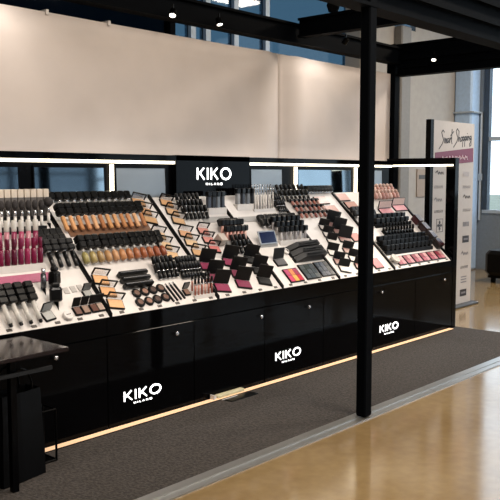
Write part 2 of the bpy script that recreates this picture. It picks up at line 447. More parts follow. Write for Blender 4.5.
# ================================================================== DISPLAY CABINETS
XE = 8.065
seams = [1.665, 3.265, 4.865, 6.465, XE]
knobs = [[(0, 1.95), (1, 2.85)], [(0, 3.875), (1, 4.80)], [(0, 5.43), (1, 6.25)], [(0, 6.59), (1, 7.85)]]
klab = ['left end, beside the small dark table', 'below the foundation bottles', 'below the open dark palettes', 'at the far right end']
kx = [None, 3.563, 5.165, 6.755]
for i, (a, b) in enumerate(zip(seams, seams[1:])):
    e = empty('base_cabinet', ((a + b) / 2, 4.5, 0.014))
    part(MB().box(a + .002, b - .002, YF + .022, 4.92, .014, .772), 'body', M_BLACK2, e)
    part(MB().box(a + .004, b - .004, YF + .03, YF + .05, .015, .095), 'kick_plate', M_BLACK2, e) if False else None
    part(MB().box(a + .003, b - .003, YF, YF + .0215, .652, .772), 'top_rail', M_BLACK, e)
    mid = (a + b) / 2
    for j, (p0, p1) in enumerate(((a, mid), (mid, b))):
        d = part(MB().box(p0 + .003, p1 - .003, YF, YF + .0215, .03, .645, bev=.002), 'door', M_BLACK, e)
        for (jj, xk) in knobs[i]:
            if jj == j:
                M = Matrix.Translation((xk, YF, .58)) @ Matrix.Rotation(math.pi / 2, 4, 'X')
                k = MB().lathe([(.006, 0), (.006, .012), (.014, .018), (.015, .026), (.009, .031)], 12, M).build('knob', M_SILVER, None, True)
                k.parent = d; k.matrix_parent_inverse = e.matrix_basis.inverted() @ Matrix.Identity(4) if False else d.matrix_parent_inverse.inverted() @ Matrix.Identity(4) if False else Matrix.Identity(4)
        if j == 0 and kx[i]:
            pl = part(MB().box(kx[i] - .26, kx[i] + .26, YF - .0012, YF - .0002, .12, .275), 'sign_plate', M_BLACK, e)
            kiko(kx[i], .335, .179, .072, YF - .0014, pl, M_LETTER)
    tag(e, 'glossy black base cabinet with two doors, ' + klab[i], 'cabinet', 'base cabinets of the make-up display')

# floor light along the cabinets
ls = empty('floor_light', (5, YF - .03, .014))
part(MB().box(1.7, 8.0, YF - .058, YF - .002, .0145, .022), 'profile', M_BLACK2, ls)
part(MB().box(1.7, 8.0, YF - .060, YF - .010, .0221, .027), 'diffuser', M_LEDF, ls)
tag(ls, 'long amber light strip on the carpet along the black cabinets', 'light strip')

# ---------------------------------------------------------------- trays
DIV = [1.30, 2.28, 3.30, 4.325, 5.095, 5.905, 6.85, 8.03]
TLAB = ['bare white sloped tray at the far left end',
        'white sloped tray holding brushes and magenta lip glosses',
        'white sloped tray holding beige foundation bottles',
        'white sloped tray holding open dark palettes with magenta pans',
        'white sloped tray holding the colourful and dark eyeshadow palettes',
        'white sloped tray mostly behind the near steel post',
        'white sloped tray with pink-red palettes at the far right end']
TRAYS = []
def prism(x0, x1, prof):
    n = len(prof)
    vs = [(x0, y, z) for y, z in prof] + [(x1, y, z) for y, z in prof]
    fs = [tuple(range(n)), tuple(range(2 * n - 1, n - 1, -1))] + [(i, i + n, (i + 1) % n + n, (i + 1) % n) for i in range(n)]
    return MB().add(vs, fs)
for i, (a, b) in enumerate(zip(DIV, DIV[1:])):
    e = empty('display_tray', ((a + b) / 2, YF + .3, ZF))
    TRAYS.append(e); tag(e, TLAB[i], 'display tray', 'sloped trays of the make-up display')
    back = YF + SL * CA
    part(prism(a + .012, b - .012, [(YF, ZF - .0005), (back, ZF - .0005), (back, ZF + SL * SA), (YF, ZF + .001)]), 'sloped_panel', M_WHITE, e)
    for x in ((a, b) if i == 0 else (b,)):
        part(prism(x - .0115, x + .0115, [(YF - .002, ZF - .0005), (back, ZF - .0005), (back, ZF + SL * SA + .028), (YF - .002, ZF + .024)]), 'divider', M_BLACK2, e)
    if i:
        n = int((b - a) / .17)
        for k in range(n):
            x = a + (k + .6) * (b - a) / n
            mb = MB().box(-.018, .018, 0, .018, 0, .004, Matrix(((1, 0, 0, 0), (0, CA, -SA, 0), (0, SA, CA, 0), (0, 0, 0, 1))).copy())
            o = mb.build('price_tag', M_TAG, None); o.location = sp(x, .012, .0012); rel(e, o)

# ---------------------------------------------------------------- header
YH = 4.955
hd = empty('display_header', (5.5, YH, 1.5))
tag(hd, 'black header with mirrors, light strips and lit sign above the trays', 'display header')
part(MB().box(1.3, XE, YH + .02, YH + .05, .772, 1.87), 'back_panel', M_BLACK2, hd)
part(MB().box(1.3, XE, YH - .03, YH + .055, 1.8302, 1.872), 'top_rail', M_BLACK, hd)
def hx(px, Y=4.955): return ypl(px, 170, Y).x
SX0, SX1 = hx(176, 4.925), hx(250, 4.925)
part(MB().box(1.3, SX0 - .002, YH - .02, YH + .0195, 1.800, 1.823), 'light_strip', M_LED, hd)
part(MB().box(SX1 + .002, XE, YH - .02, YH + .0195, 1.800, 1.823), 'light_strip', M_LED, hd)
for px in (112, 296, 356):
    x = hx(px); part(MB().box(x - .009, x + .009, YH - .012, YH + .0195, 1.5, 1.789), 'light_strip', M_LED, hd)
for p0, p1, m in ((-60, 19, M_MIRROR), (35, 105, M_MIRROR), (117, 166, M_SCREEN), (252, 283, M_SCREEN), (299, 352, M_MIRROR), (361, 383, M_SCREEN)):
    a, b = hx(p0), hx(p1)
    Mt = Matrix.Translation(((a + b) / 2, YH + .012, 1.5)) @ Matrix.Rotation(-.03, 4, 'X'); h = (b - a) / 2
    o = part(MB().box(-h, h, -.006, .004, 0, .262, Mt), 'mirror', m, hd)
    fr = MB()
    for bx in ((-h - .012, -h, 0, .274), (h, h + .012, 0, .274), (-h, h, .262, .274)): fr.box(bx[0], bx[1], -.010, .004, bx[2], bx[3], Mt)
    part(fr, 'mirror_frame', M_BLACK2, hd)
sp_ = part(MB().box(SX0, SX1, YH - .03, YH + .0195, 1.5, 1.875, bev=.004), 'sign_panel', M_BLACK, hd)
kiko((hx(197, 4.92) + hx(231, 4.92)) / 2, hx(231, 4.92) - hx(197, 4.92), 1.665, .11, YH - .0305, sp_, M_LETTER)

# end frame on the right
ef = empty('end_frame', (XE + .03, 4.5, .014))
tag(ef, 'open black end frame with lit top bar closing the display at right', 'end frame')
part(MB().box(XE + .002, XE + .088, YF - .005, YF + .105, .0145, 1.90, bev=.003), 'front_post', M_BLACK, ef)
part(MB().box(XE + .002, XE + .088, YF + .1055, YH + .05, 1.83, 1.90), 'top_bar', M_BLACK, ef)
part(MB().box(XE - .006, XE + .0015, YF + .02, YH - .035, 1.808, 1.8275), 'light_strip', M_LED, ef)
part(prism(XE + .002, XE + .088, [(YF + .1055, .0145), (YH + .05, .0145), (YH + .05, 1.53), (YF + .1055, .80)]), 'side_panel', M_BLACK, ef)

# ================================================================== PRODUCTS
ORD = ['first', 'second', 'third', 'fourth', 'fifth', 'sixth', 'seventh', 'eighth', 'ninth', 'tenth', 'eleventh', 'twelfth', 'thirteenth', 'fourteenth', 'fifteenth']
def place(proto, M, label, cat, group, var=None):
    name, parts = proto
    label = ' '.join(label.replace(', ,', ',').replace(',  ', ' ').split())
    if len(parts) == 1:
        pn, me, m = parts[0]
        o = link(name, me); o.matrix_basis = M
        if m is None: o.material_slots[0].link = 'OBJECT'; o.material_slots[0].material = var
        return tag(o, label, cat, group)
    e = empty(name); e.matrix_basis = M
    for pn, me, m in parts:
        o = link(pn, me, e)
        if m is None: o.material_slots[0].link = 'OBJECT'; o.material_slots[0].material = var
    return tag(e, label, cat, group)
def proto(name, *parts):
    return name, [(pn, mb.mesh(pn, m or M_WHITE, sm), m) for pn, mb, m, sm in parts]
FLAT = Matrix(((1, 0, 0, 0), (0, CA, -SA, 0), (0, SA, CA, 0), (0, 0, 0, 1)))
def at(x, t, n=0.0015, mode='flat', rz=0.0):
    M = Matrix.Translation(sp(x, t, n)) @ FLAT
    return M @ Matrix.Rotation(rz, 4, 'Z') if rz else M
def tray_of(x):
    for i in range(len(DIV) - 1):
        if DIV[i] <= x < DIV[i + 1]: return i
    return len(DIV) - 2
def halfw(pr, rz=0.0):
    return max(abs(v.co.x * math.cos(rz) - v.co.y * math.sin(rz)) for _, me, _m in pr[1] for v in me.vertices)
def clampx(x, hw, i):
    lo, hi = DIV[i] + .0135 + hw, DIV[i + 1] - .0135 - hw
    return min(max(x, lo), hi)
def rows(pr, a, b, n, desc, loc, cat, group, deep=1, d=.052, vars=None, jit=.12, riser=True, rz=0.0, lean=0.0, mriser=None):
    """upright things in n columns from pixel a to b (foot of the front riser), deep rows up the slope, on stepped risers"""
    (xa, ta), (xb, tb) = ss(*a), ss(*b); t0 = (ta + tb) / 2
    i = tray_of((xa + xb) / 2); xa = clampx(xa, halfw(pr) + .004, i); xb = clampx(xb, halfw(pr) + .004, i)
    step = d / CA + .002
    pit = (xb - xa) / max(1, n - 1)
    for k in range(deep):
        t = t0 + k * step
        if t + step > 1.05: break
        y0 = YF + t * CA; z0 = ZF + t * SA; z1 = z0 + d * SA / CA
        x0 = max(DIV[i] + .0125, xa - pit * .5); x1 = min(DIV[i + 1] - .0125, xb + pit * .5)
        part(prism(x0, x1, [(y0, z0 + .0012), (y0 + d - .001, z1 + .0002), (y0, z1 + .0002)]), 'riser', mriser or M_WHITE, TRAYS[i])
        for c in range(n):
            x = xa + pit * c
            M = Matrix.Translation((x, y0 + d / 2, z1 + .0008)) @ Matrix.Rotation(rz + random.uniform(-jit, jit), 4, 'Z')
            if lean: M = M @ Matrix.Rotation(lean, 4, 'X')
            v = vars[c % len(vars)] if vars else None
            rn = '' if deep == 1 else (' front row' if k == 0 else ' back row' if k == deep - 1 else ' middle row' if deep == 3 else ' ' + ORD[k] + ' row')
            o_ = ORD[c] + ' from left' if n > 1 else ''
            place(pr, M, f'{desc}, {o_}{rn} {loc}'.replace(' ,', ','), cat, group, v)
def lying(pr, a, b, n, desc, loc, cat, group, deep=1, step=.09, vars=None, tilt=12, r=.026, jit=.03, only=None):
    """n things lying side by side up the slope; pixels a, b are the lower ends of the first and last"""
    (xa, ta), (xb, tb) = ss(*a), ss(*b); t0 = (ta + tb) / 2
    ib = tray_of((xa + xb) / 2); hw = halfw(pr) + .004; xa = clampx(xa, hw, ib); xb = clampx(xb, hw, ib)
    for k in range(deep):
        for c in range(n):
            x = xa + (xb - xa) * c / max(1, n - 1)
            M = at(x, t0 + k * step, r) @ Matrix.Rotation(math.radians(tilt), 4, 'X') @ Matrix.Rotation(random.uniform(-jit, jit), 4, 'Z') @ Matrix.Rotation(-math.pi / 2, 4, 'X')
            rn = '' if deep == 1 else (' front row' if k == 0 else ' back row' if k == deep - 1 else ' middle row')
            place(pr, M, f'{desc}, {ORD[c]} from left{rn} {loc}', cat, group, vars[c % len(vars)] if vars else None)
def flats(pr, a, b, n, desc, loc, cat, group, vars=None, rz=0.0, jit=.0, vert=False, n0=.0015):
    (xa, ta), (xb, tb) = ss(*a), ss(*b)
    for c in range(n):
        u = c / max(1, n - 1)
        x = xa + (xb - xa) * u; t = ta + (tb - ta) * u
        x = clampx(x, halfw(pr, rz), tray_of(x))
        t = max(t, max(-min(v.co.y * math.cos(rz) + v.co.x * math.sin(rz) for v in me.vertices) for _, me, _m in pr[1][:1]) + .034)
        wd = (('topmost', 'middle', 'lowest')[c] if n == 3 else ('upper', 'lower')[c] if n == 2 else ORD[c] + ' from top') if vert else (ORD[c] + ' from left')
        lab = f'{desc}, {wd} {loc}' if n > 1 else f'{desc} {loc}'
        place(pr, at(x, t, n0, rz=rz + random.uniform(-jit, jit)), lab, cat, group, vars[c % len(vars)] if vars else None)

def cm(h, rough=.3, **kw): return mat('makeup_' + h.strip('#'), h, rough, var=.06, scale=60, **kw)
def cyl(prof, n=10): return MB().lathe(prof, n)
# --- prototypes
def big_cap(z0, L, w=.057, th=.05, seg=2):
    mb = MB()
    for k in range(seg):
        a = z0 + L * k / seg; mb.box(-w / 2, w / 2, -th / 2, th / 2, a, a + L / seg - .0006, bev=.007)
    return mb
P_FOUND = proto('foundation_bottle',
    ('bottle', MB().box(-.015, .015, -.013, .013, 0, .115, bev=.006), None, False),
    ('neck', cyl([(.009, .1151), (.009, .125)]), M_SILVER, True),
    ('cap', big_cap(.1252, .09, .06, .058), M_CAP, False))
P_FOUND2 = proto('foundation_bottle',
    ('bottle', cyl([(.014, 0), (.023, .006), (.024, .06), (.014, .082)], 12), None, True),
    ('dropper', cyl([(.010, .0822), (.010, .11)], 10), M_CLEAR, True),
    ('cap', big_cap(.1102, .10, .056, .06), M_CAP, False))
P_STUB = proto('capped_tester',
    ('stem', cyl([(.012, 0), (.012, .02)], 10), M_SILVER, True),
    ('cap', big_cap(.0202, .06, .057, .046, 1), M_CAP, False))
P_MASC = proto('mascara',
    ('tube', cyl([(.010, 0), (.015, .006), (.015, .115)], 10), M_CAP, True),
    ('collar', cyl([(.0156, .1151), (.0156, .122)], 10), M_SILVER, True),
    ('cap', big_cap(.1222, .085, .055, .05), M_CAP2, False))
P_BROW = proto('brow_tube',
    ('nib', cyl([(.006, -.02), (.012, -.016), (.012, -.0002)], 10), M_CAP, True),
    ('tube', cyl([(.015, 0), (.015, .13)], 12), M_CLEAR, True),
    ('cap', big_cap(.1302, .135, .062, .056, 3), M_CAP, False))
P_GLOSS = proto('lip_gloss',
    ('tube', cyl([(.016, 0), (.019, .004), (.019, .095), (.012, .104)], 12), None, True),
    ('cap', cyl([(.013, .1042), (.015, .106), (.015, .165), (.012, .17)], 12), None, True))
P_GLOSSW = proto('lip_gloss',
    ('tube', cyl([(.014, 0), (.017, .004), (.017, .10)], 12), None, True),
    ('cap', cyl([(.016, .1002), (.018, .104), (.018, .17), (.015, .175)], 12), M_CLEAR, True))
P_CUBE = proto('square_capped_tester',
    ('base', MB().box(-.018, .018, -.018, .018, 0, .03), M_SILVER, False),
    ('cap', MB().box(-.026, .026, -.024, .024, .0302, .095, bev=.005), M_CAP, False))
P_WIDE = proto('square_capped_tester',
    ('base', MB().box(-.02, .02, -.016, .016, 0, .015), M_CAP2, False),
    ('cap', MB().box(-.037, .037, -.021, .021, .0152, .062, bev=.006), M_CAP, False))
P_LIP = proto('lipstick',
    ('case', cyl([(.014, 0), (.014, .03)], 10), M_CAP, True),
    ('band', cyl([(.012, .0301), (.012, .038)], 10), M_SILVER, True),
    ('cap', cyl([(.0145, .0382), (.0145, .08), (.011, .084)], 10), M_CAP2, True))
P_LIPT = proto('lip_liner',
    ('pencil', cyl([(.008, 0), (.008, .075)], 8), None, True),
    ('ring', cyl([(.0088, .0751), (.0088, .084)], 8), M_SILVER, True),
    ('cap', cyl([(.0085, .0841), (.0085, .125), (.004, .13)], 8), M_CAP, True))
P_LIPL = proto('lipstick',
    ('case', cyl([(.013, 0), (.015, .003), (.015, .055)], 10), M_CAP, True),
    ('band', cyl([(.013, .0551), (.013, .064)], 10), M_SILVER, True),
    ('cap', cyl([(.0155, .0642), (.0155, .115), (.012, .12)], 10), M_CAP2, True))
P_TUBE = proto('concealer_tube',
    ('tube', cyl([(.012, 0), (.013, .003), (.013, .075)], 10), None, True),
    ('cap', big_cap(.0752, .05, .05, .04, 1), M_CAP, False))
P_DARKB = proto('perfume_bottle',
    ('bottle', MB().box(-.020, .020, -.016, .016, 0, .095, bev=.005), None, False),
    ('cap', MB().box(-.024, .024, -.02, .02, .0952, .14, bev=.004), M_CAP, False))
P_STICK = proto('clear_pencil',
    ('barrel', cyl([(.006, 0), (.006, .15)], 8), None, True),
    ('cap', cyl([(.0065, .1501), (.0065, .19), (.003, .193)], 8), M_SILVER, True))
def brush_proto(head, r):
    return proto('makeup_brush',
        ('handle', cyl([(.008, 0), (.011, .02), (.010, .07)], 10), M_WHITE, True),
        ('ferrule', cyl([(.0095, .0701), (.011, .11)], 10), M_SILVER, True),
        ('bristles', cyl([(.010, .1101), (r, .135), (r * .95, .16), (r * .4, .178)], 12), head, True))
M_BRI = mat('dark_bristle', '#2a2627', .8, bump=.5, scale=150, var=.3)
M_BRI2 = mat('grey_bristle', '#6e6667', .8, bump=.5, scale=150, var=.3)
P_BR1, P_BR2, P_BR3 = brush_proto(M_BRI, .020), brush_proto(M_BRI2, .017), brush_proto(M_BRI, .034)
P_BOX = proto('brush_box',
    ('carton', MB().box(-.022, .022, -.012, .012, 0, .128, bev=.002), mat('grey_carton', '#5a5553', .6, var=.1), False),
    ('top_label', MB().box(-.021, .021, -.0125, .0125, .1282, .185, bev=.002), mat('pale_carton', '#c9bdb0', .6, var=.05), False))
M_LIDGLASS = tinted('clear_lid', (.86, .86, .87), .12)
def open_compact(w, d, pan, lid=True, lang=75, mir=M_SCREEN, name='open_compact', pans=None, lk=.98, clear=False):
    h = .012
    ps = [('base', MB().box(-w / 2, w / 2, -d / 2, d / 2, 0, h, bev=.004), M_CAP, False)]
    if pans:
        nx, ny, mats = pans
        k = 0
        for j in range(ny):
            for i in range(nx):
                x0 = -w / 2 + .008 + i * (w - .016) / nx; x1 = x0 + (w - .016) / nx - .004
                y0 = -d / 2 + .008 + j * (d - .016) / ny; y1 = y0 + (d - .016) / ny - .004
                ps.append(('pan', MB().box(x0, x1, y0, y1, h + .0002, h + .003), mats[k % len(mats)], False)); k += 1
    else:
        ps.append(('pan', MB().box(-w / 2 + .008, w / 2 - .008, -d / 2 + .008, d / 2 - .008, h + .0002, h + .003), pan, False))
    if lid:
        Ml = Matrix.Translation((0, d / 2 - .003, h + .001)) @ Matrix.Rotation(math.radians(lang), 4, 'X')
        LL = d * lk
        if clear:
            rim = MB()
            for q in ((-w / 2, -w / 2 + .009, 0, LL), (w / 2 - .009, w / 2, 0, LL), (-w / 2, w / 2, LL - .009, LL)): rim.box(q[0], q[1], q[2], q[3], -.008, 0, Ml)
            ps.append(('lid_rim', rim, M_CAP, False))
            ps.append(('lid_window', MB().box(-w / 2 + .009, w / 2 - .009, .004, LL - .009, -.005, -.003, Ml), M_LIDGLASS, False))
        else:
            ps.append(('lid', MB().box(-w / 2, w / 2, 0, LL, -.008, 0, Ml, bev=.003), M_CAP2, False))
            if mir: ps.append(('lid_mirror', MB().box(-w / 2 + .008, w / 2 - .008, .008, LL * .92, .0003, .0012, Ml), mir, False))
    return proto(name, *ps)
P_CMP = open_compact(.125, .085, None, True, 85, lk=.7, clear=True)
P_CMPS = open_compact(.125, .075, None, True, 80, lk=.7, clear=True)
P_BLUSH = open_compact(.115, .075, None, True, 80, lk=.7, clear=True)
P_ROUND = proto('round_compact',
    ('case', MB().lathe([(.034, 0), (.038, .004), (.038, .012), (.034, .015)], 16), M_CAP, True),
    ('window', MB().lathe([(.023, .0152), (.021, .017)], 14), None, False))
P_PAL = open_compact(.13, .085, None, True, 48, None, 'blush_palette')
P_BAR = proto('pencil', ('barrel', MB().box(-.0075, .0075, -.085, .06, 0, .012, bev=.003), M_CAP, False),
              ('tip', MB().box(-.005, .005, .0602, .078, .002, .010), M_SILVER, False))
P_CLEARL = proto('brow_tube', ('tube', MB().box(-.013, .013, -.05, .10, 0, .018, bev=.006), M_CLEAR, False),
                 ('nib', MB().box(-.009, .009, -.075, -.0502, .003, .015, bev=.003), M_CAP, False))

# --- bay with brushes and glosses (left)
FL = 'on the left tray'
rows(P_BOX, (4, 226), (51, 218), 8, 'brush carton with pale top label', 'behind the brushes', 'box', 'brush cartons', d=.04, mriser=M_CAP2, jit=.04)
rows(P_BR1, (5, 237), (43, 231), 7, 'white-handled brush with dark bristles', 'of the brush stand', 'brush', 'make-up brushes', d=.05, jit=.3, mriser=M_CAP2)
rows(P_BR3, (51, 230), (51, 230), 1, 'large brush with round black head', 'at right end of the brush stand', 'brush', 'make-up brushes', d=.05, mriser=M_CAP2)
PINKS = [cm('#6e0f36', .2), cm('#5c0b2c', .2), cm('#4e0a26', .2), cm('#6a143a', .2), cm('#862248', .2)]
rows(P_GLOSSW, (3, 258), (37, 251), 6, 'pink lip gloss with clear white cap', 'behind the magenta glosses', 'lip gloss', 'lip glosses', d=.05, vars=[cm('#9a3a5a'), cm('#b07480'), cm('#7a1840')])
rows(P_GLOSS, (4, 276), (42, 269), 7, 'deep magenta lip gloss tube', 'of the gloss row', 'lip gloss', 'lip glosses', d=.05, vars=PINKS)
lying(P_MASC, (53.5, 272), (76, 267), 4, 'black mascara', 'right of the magenta glosses', 'mascara', 'mascaras', tilt=14)
lying(P_STUB, (43, 249.5), (62, 247), 4, 'black capped tester', 'above the mascaras', 'tester', 'black capped testers', tilt=14, deep=2, step=.055)
x_, t_ = ss(20, 280)
o = MB().box(-.24, .24, -.035, .035, 0, .006, Matrix.Identity(4)).build('gloss_card', cm('#a8607a', .35), None)
o.matrix_basis = at(x_, t_); tag(o, 'pink printed card lying in front of the magenta lip glosses', 'card')
lying(P_BROW, (9, 328), (38, 322), 4, 'clear brow tube with long black cap', 'at the front left corner', 'tube', 'clear brow tubes', tilt=10, r=.03)
P_SPRAY = proto('spray_bottle', ('bottle', cyl([(.018, 0), (.018, .09)], 14), mat('smoked_metal', '#55575c', .25, metal=.7), True),
                ('pump', cyl([(.014, .0902), (.014, .125)], 14), M_SILVER, True))
rows(P_SPRAY, (46, 296), (46, 296), 1, 'smoky silver spray bottle', 'beside the black cube bottle', 'bottle', 'larger items front left', d=.05)
P_CUBEB = proto('cube_bottle', ('bottle', MB().box(-.04, .04, -.03, .03, 0, .09, bev=.012), M_CAP, False),
                ('stopper', MB().box(-.025, .025, -.02, .02, .0902, .12, bev=.008), M_CAP2, False))
rows(P_CUBEB, (58, 296), (58, 296), 1, 'faceted black cube bottle', 'in the middle of the left tray', 'bottle', 'larger items front left', d=.07, rz=.5, jit=0)
rows(P_CUBEB, (59, 311), (59, 311), 1, 'faceted black cube bottle', 'just below the upper cube bottle', 'bottle', 'larger items front left', d=.06, rz=-.6, jit=0)
flats(open_compact(.085, .075, cm('#a8a8a6', .4), True, 80), (48, 317), (48, 317), 1, 'open black compact with pale powder and raised lid', 'at the front of left tray', 'compact', 'larger items front left', rz=.15)
x_, t_ = ss(67, 317)
P_JAR = proto('cream_jar', ('jar', cyl([(.03, 0), (.034, .006), (.034, .022), (.03, .026)], 18), M_WHITE, True),
              ('dot', MB().lathe([(.004, .0262), (.004, .028)], 8, Matrix.Translation((-.012, 0, 0))).lathe([(.004, .0262), (.004, .028)], 8).lathe([(.004, .0262), (.004, .028)], 8, Matrix.Translation((.012, .004, 0))), M_CAP, False))
place(P_JAR, at(x_, t_), 'round white jar with small dark marks on its lid', 'jar', 'larger items front left')
QU = [cm('#6d5148'), cm('#8f7769'), cm('#5c3c32'), cm('#a08c80')]
for c in range(4):
    flats(open_compact(.06, .07, QU[c], True, 70, None), (77 + c * 8.2, 312 - c * 1.5), (0, 0), 1, 'small brown eyeshadow compact, ' + ORD[c] + ' of four', 'beside the left divider', 'compact', 'small eyeshadow compacts')
flats(open_compact(.07, .06, cm('#9b9b98'), True, 75), (87, 295), (0, 0), 1, 'pale grey compact with raised dark lid', 'above the brown eyeshadow compacts', 'compact', 'larger items front left')
flats(proto('sample_card', ('card', MB().box(-.02, .02, -.025, .025, 0, .003), cm('#a9a5a2'), False)), (66, 291), (80, 288), 3, 'small grey sample card', 'below the mascaras', 'card', 'sample cards')

# --- foundation bay
SKIN = [cm('#c9925f'), cm('#d09a6c'), cm('#b97f52'), cm('#c78a5e'), cm('#d8a67c'), cm('#a96f46')]
x_, t_ = ss(110, 229)
o = MB().box(-.38, .38, -.055, .055, 0, .004).build('shade_card', cm('#6e4c36', .5)); o.matrix_basis = at(x_, t_)
tag(o, 'orange-brown shade card lying under the upper foundation bottles', 'card')
lying(P_FOUND, (67, 235), (143, 227.5), 12, 'slim beige foundation bottle', 'in the upper bottle row', 'bottle', 'upper foundation bottles', vars=SKIN, tilt=14, r=.03)
lying(P_STUB, (52, 207), (126, 201), 12, 'black capped tester', 'above the upper foundation bottles', 'tester', 'black capped testers', tilt=14)
SKIN2 = [cm('#8f8450'), cm('#9c8a58'), cm('#94784e'), cm('#a87f54'), cm('#b5865f'), cm('#b07a50'), cm('#a66a42'), cm('#9c5c38'), cm('#96532f'), cm('#9c5a38'), cm('#8f4a2c'), cm('#854226')]
lying(P_FOUND2, (82, 269), (162, 256), 12, 'glass foundation bottle with dropper', 'in the lower bottle row', 'bottle', 'lower foundation bottles', vars=SKIN2, tilt=14, r=.03)
for i, (p, c) in enumerate(zip([(98, 281), (104, 293), (114, 309)], ['#d6a679', '#cf9d70', '#d9ab80'])):
    flats(P_CMP, p, (0, 0), 1, ('topmost', 'middle', 'lowest')[i] + ' open compact of peach powder', 'beside the left divider', 'compact', 'peach powder compacts', vars=[cm(c)], rz=-.25)
CMPT = [((138, 203), '#c99b6f'), ((144, 212), '#bd8f66'), ((150, 221), '#c39a70'), ((158, 236), '#d6b792'), ((164, 246), '#dcbb95'), ((171, 256), '#d3ad84')]
for i, (p, c) in enumerate(CMPT):
    flats(P_CMPS, p, (0, 0), 1, 'open powder compact, ' + ORD[i] + ' from top', 'left of the middle divider', 'compact', 'powder compacts by the divider', vars=[cm(c)], rz=-.3)
P_HBAR = proto('tester_bar', ('bar', MB().box(-.13, .13, -.017, .017, 0, .045, bev=.006), M_CAP, False), ('groove', MB().box(-.12, .12, -.004, .004, .0452, .049), M_SILVER, False))
for i, p in enumerate([(131, 275.5), (134, 281), (137, 286.5)]):
    flats(P_HBAR, p, (0, 0), 1, ('topmost', 'middle', 'lowest')[i] + ' black tester bar', 'above the round compacts', 'tester', 'black tester bars')
flats(P_ROUND, (136, 294), (160, 289), 4, 'round black compact', 'in the upper row of rounds', 'compact', 'round compacts', vars=[cm('#6b5349'), cm('#8a6a5c'), cm('#4f3f3a')])
flats(P_ROUND, (140, 304), (165, 298), 4, 'round black compact', 'in the lower row of rounds', 'compact', 'round compacts', vars=[cm('#6b5349'), cm('#8a6a5c'), cm('#4f3f3a')])
flats(P_BAR, (167, 293.5), (178, 290.5), 4, 'long black pencil', 'lying beside the round compacts', 'pencil', 'black pencils', rz=.1)
lying(P_LIPL, (160, 281), (176, 277.5), 5, 'black lipstick', 'above the long pencils', 'lipstick', 'black lipsticks', deep=2, step=.06, tilt=25, r=.018)
lying(P_LIPL, (183, 280), (205, 276), 7, 'silver-banded black lipstick', 'above the lip liners', 'lipstick', 'black lipsticks', deep=2, step=.06, tilt=25, r=.018)
flats(open_compact(.06, .06, cm('#7c5f52'), True, 75), (186, 293), (0, 0), 1, 'small open brown compact standing between', 'pencils and lip liners', 'compact', 'small eyeshadow compacts')
LINER = [cm('#a96a5a'), cm('#b98274'), cm('#8f5546'), cm('#c3968a'), cm('#9d6253'), cm('#7f4438')]
rows(P_LIPT, (197, 300), (213, 296.5), 6, 'rosy lip liner', 'at the bay corner', 'pencil', 'lip liners', deep=2, d=.03, vars=LINER, mriser=M_WHITE)

# --- palette bay
CMPC = [((166, 204), '#c99b6f'), ((172, 213), '#c8a27c'), ((178, 222), '#c8a27c'), ((185, 235), '#d1a27e'), ((191, 244), '#d6b792'), ((198, 254), '#c9a077')]
for i, (p, c) in enumerate(CMPC):
    flats(P_CMPS, p, (0, 0), 1, 'open highlighter compact, ' + ORD[i] + ' from top', 'right of the middle divider', 'compact', 'highlighter compacts', vars=[cm(c)], rz=-.3)
for i, (p, c) in enumerate([((203, 232), '#c98b80'), ((208, 241), '#cf8d84'), ((214, 250), '#c7736f')]):
    flats(P_BLUSH, p, (0, 0), 1, ('topmost', 'middle', 'lowest')[i] + ' open rosy blush compact', 'right of the highlighters', 'compact', 'blush compacts', vars=[cm(c)], rz=-.2)
lying(P_LIPL, (188, 222.5), (206, 218.5), 6, 'black lipstick', 'left of the dark bottles', 'lipstick', 'black lipsticks', deep=3, step=.07, tilt=25, r=.018)
DK = [cm('#3a3f4c'), cm('#23262d'), cm('#6a7078'), cm('#2c2f38'), cm('#8d8f92')]
rows(P_DARKB, (212, 216), (228, 213), 4, 'dark bottle with black cap', 'on the top shelf, left group', 'bottle', 'dark bottles', deep=1, d=.06, vars=DK)
rows(P_DARKB, (241, 212), (254, 209), 4, 'dark bottle with black cap', 'on the top shelf, right group', 'bottle', 'dark bottles', deep=1, d=.06, vars=DK[::-1])
rows(P_STICK, (257, 214), (273, 210), 8, 'tall clear pencil', 'beside the dark bottles', 'pencil', 'clear pencils', deep=2, d=.03, vars=[cm('#b9b6b4'), cm('#c9c3bf'), cm('#8d8a8c')])
rows(P_TUBE, (230, 248), (257, 243), 6, 'rosy concealer tube with black cap', 'left of the small screen', 'tube', 'concealer tubes', deep=2, d=.05, vars=[cm('#c9968a'), cm('#b9786c'), cm('#d2aca2')], mriser=M_GREYP)
lying(P_STUB, (222, 231), (248, 227), 4, 'black capped tester', 'above the rosy concealers', 'tester', 'black capped testers', tilt=20)
for q_, w_, lb in (((228, 219), .17, 'grey acrylic sheet on the slope below the left dark bottles'), ((255, 219), .2, 'grey acrylic sheet on the slope below the clear pencils')):
    x_, t_ = ss(*q_); x_ = clampx(x_, w_, tray_of(x_))
    o = MB().box(-w_, w_, -.03, .03, 0, .003).build('acrylic_sheet', M_GREYP); o.matrix_basis = at(x_, t_); tag(o, lb, 'sheet', 'grey acrylic sheets')
x_, t_ = ss(268, 246)
i = 3
P_SCR = proto('tablet_screen', ('case', MB().box(-.115, .115, -.006, .006, 0, .125, bev=.004), mat('silver_case', '#9ea1a6', .35, metal=.5), False),
              ('display', MB().box(-.10, .10, -.0075, -.0062, .014, .112), mat('dark_blue_screen', '#0e1638', .15, emit=.15), False))
e = place(P_SCR, Matrix.Translation(sp(x_, t_, .02)) @ Matrix.Rotation(-.35, 4, 'X'), 'small silver-framed screen showing dark blue among concealer tubes', 'screen', None)
